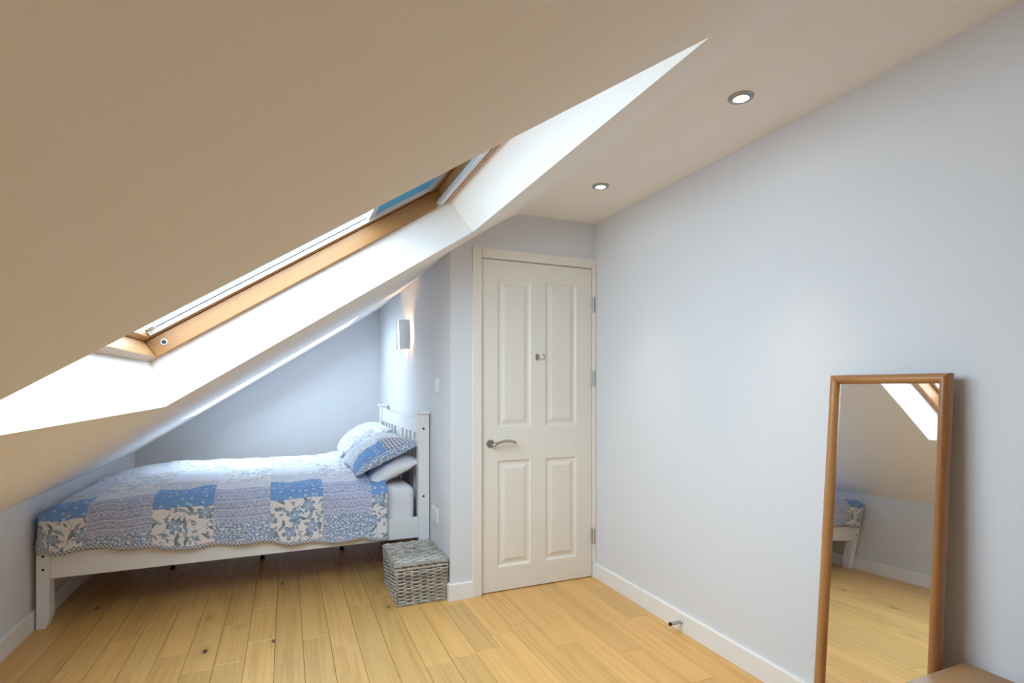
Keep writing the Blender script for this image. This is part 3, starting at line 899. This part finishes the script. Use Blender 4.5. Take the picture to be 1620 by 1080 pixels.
# local frame: x = out of the glass (into the room), y = width, z = up
fwid = .030
def mrail(poly_w0, poly_w1, z0, z1, mat, horiz):
    b = B()
    prof = [(0, 0), (.013, 0), (.022, .006), (.0255, .014), (.022, .023), (.012, fwid), (0, fwid)]   # depth, across
    return prof
def rail(kind):
    prof = [(-.004, 0), (.014, 0), (.0215, .005), (.0245, .013), (.0215, .022), (.011, fwid), (-.004, fwid)]
    b = B(); hw = MW / 2
    n = len(prof); vs = []
    for end in (0, 1):
        for (d, a) in prof:
            if kind == 'L': y, z = -hw + a, (a if end == 0 else ML - a)
            if kind == 'R': y, z = hw - a, (a if end == 0 else ML - a)
            if kind == 'T': z, y = ML - a, (-hw + a if end == 0 else hw - a)
            if kind == 'Bt': z, y = a, (-hw + a if end == 0 else hw - a)
            vs.append((d, y, z))
    b.poly(vs, [tuple(range(n))[::-1], tuple(range(n, 2 * n))] + [(i, (i + 1) % n, n + (i + 1) % n, n + i) for i in range(n)])
    return smooth_by_angle(b.obj('frame_rail', 'oak_frame_v' if kind in 'LR' else 'oak_frame_h', mirror), 50)
for kd in ('L', 'R', 'T', 'Bt'): rail(kd)
b = B().box(.0, .005, -MW / 2 + fwid - .006, MW / 2 - fwid + .006, fwid - .006, ML - fwid + .006)
bmesh.ops.subdivide_edges(b.bm, edges=[e for e in b.bm.edges if e.calc_length() > .1], cuts=15, use_grid_fill=True)
smooth_by_angle(b.obj('mirror_glass', 'mirror', mirror), 30)
B().box(-.010, -.0045, -MW / 2 + .008, MW / 2 - .008, .008, ML - .008).obj('back_board', 'ply', mirror)
for ch in mirror.children:                      # the light frame is slightly racked
    for v in ch.data.vertices: v.co.x += v.co.y * .030 * (v.co.z - 1.10)
    if ch.name.startswith('mirror_glass'): smooth_by_angle(ch, 30)
TILT, TURN = R(3.9), R(2.85)
mirror.rotation_euler = (Matrix.Rotation(math.pi - TURN, 4, 'Z') @ Matrix.Rotation(-TILT, 4, 'Y')).to_euler()
mirror.location = (XR - .016 - .012 - ML * math.sin(TILT) - MW / 2 * math.sin(TURN) , 1.121, .0008)

# ================================================================== low table, door stop
tz = .426
table = empty('low_table', (1.55, .46, 0), 'pale oak low table against the wall, just past the mirror', 'table')
B().box(1.240, XR - .018, .02, .912, tz - .028, tz, .0015).obj('table_top', 'table', table)
for x0 in (1.265, XR - .078):
    for y0 in (.045, .860):
        B().box(x0, x0 + .045, y0, y0 + .045, 0, tz - .0285, .002).obj('leg', 'table', table)
B().box(1.285, XR - .05, .885, .900, tz - .10, tz - .0285).obj('apron', 'table', table)
B().box(1.285, XR - .05, .05, .065, tz - .10, tz - .0285).obj('apron', 'table', table)
B().box(1.272, 1.287, .09, .86, tz - .10, tz - .0285).obj('apron', 'table', table)

ds = empty('door_stop', (XR - SKT, 2.125, .047), 'small steel door stop screwed to the right skirting board', 'door stop')
smooth_by_angle(B().lathe([(.0105, 0), (.0105, .004), (.0085, .006), (.0085, .066)], (XR - SKT, 2.125, .050), (-1, 0, 0), 20).obj('stem', 'steel', ds))
smooth_by_angle(B().lathe([(.0085, .066), (.0092, .067), (.0092, .074), (.006, .078), (.001, .0785)], (XR - SKT, 2.125, .050), (-1, 0, 0), 20).obj('buffer', 'rubber', ds))
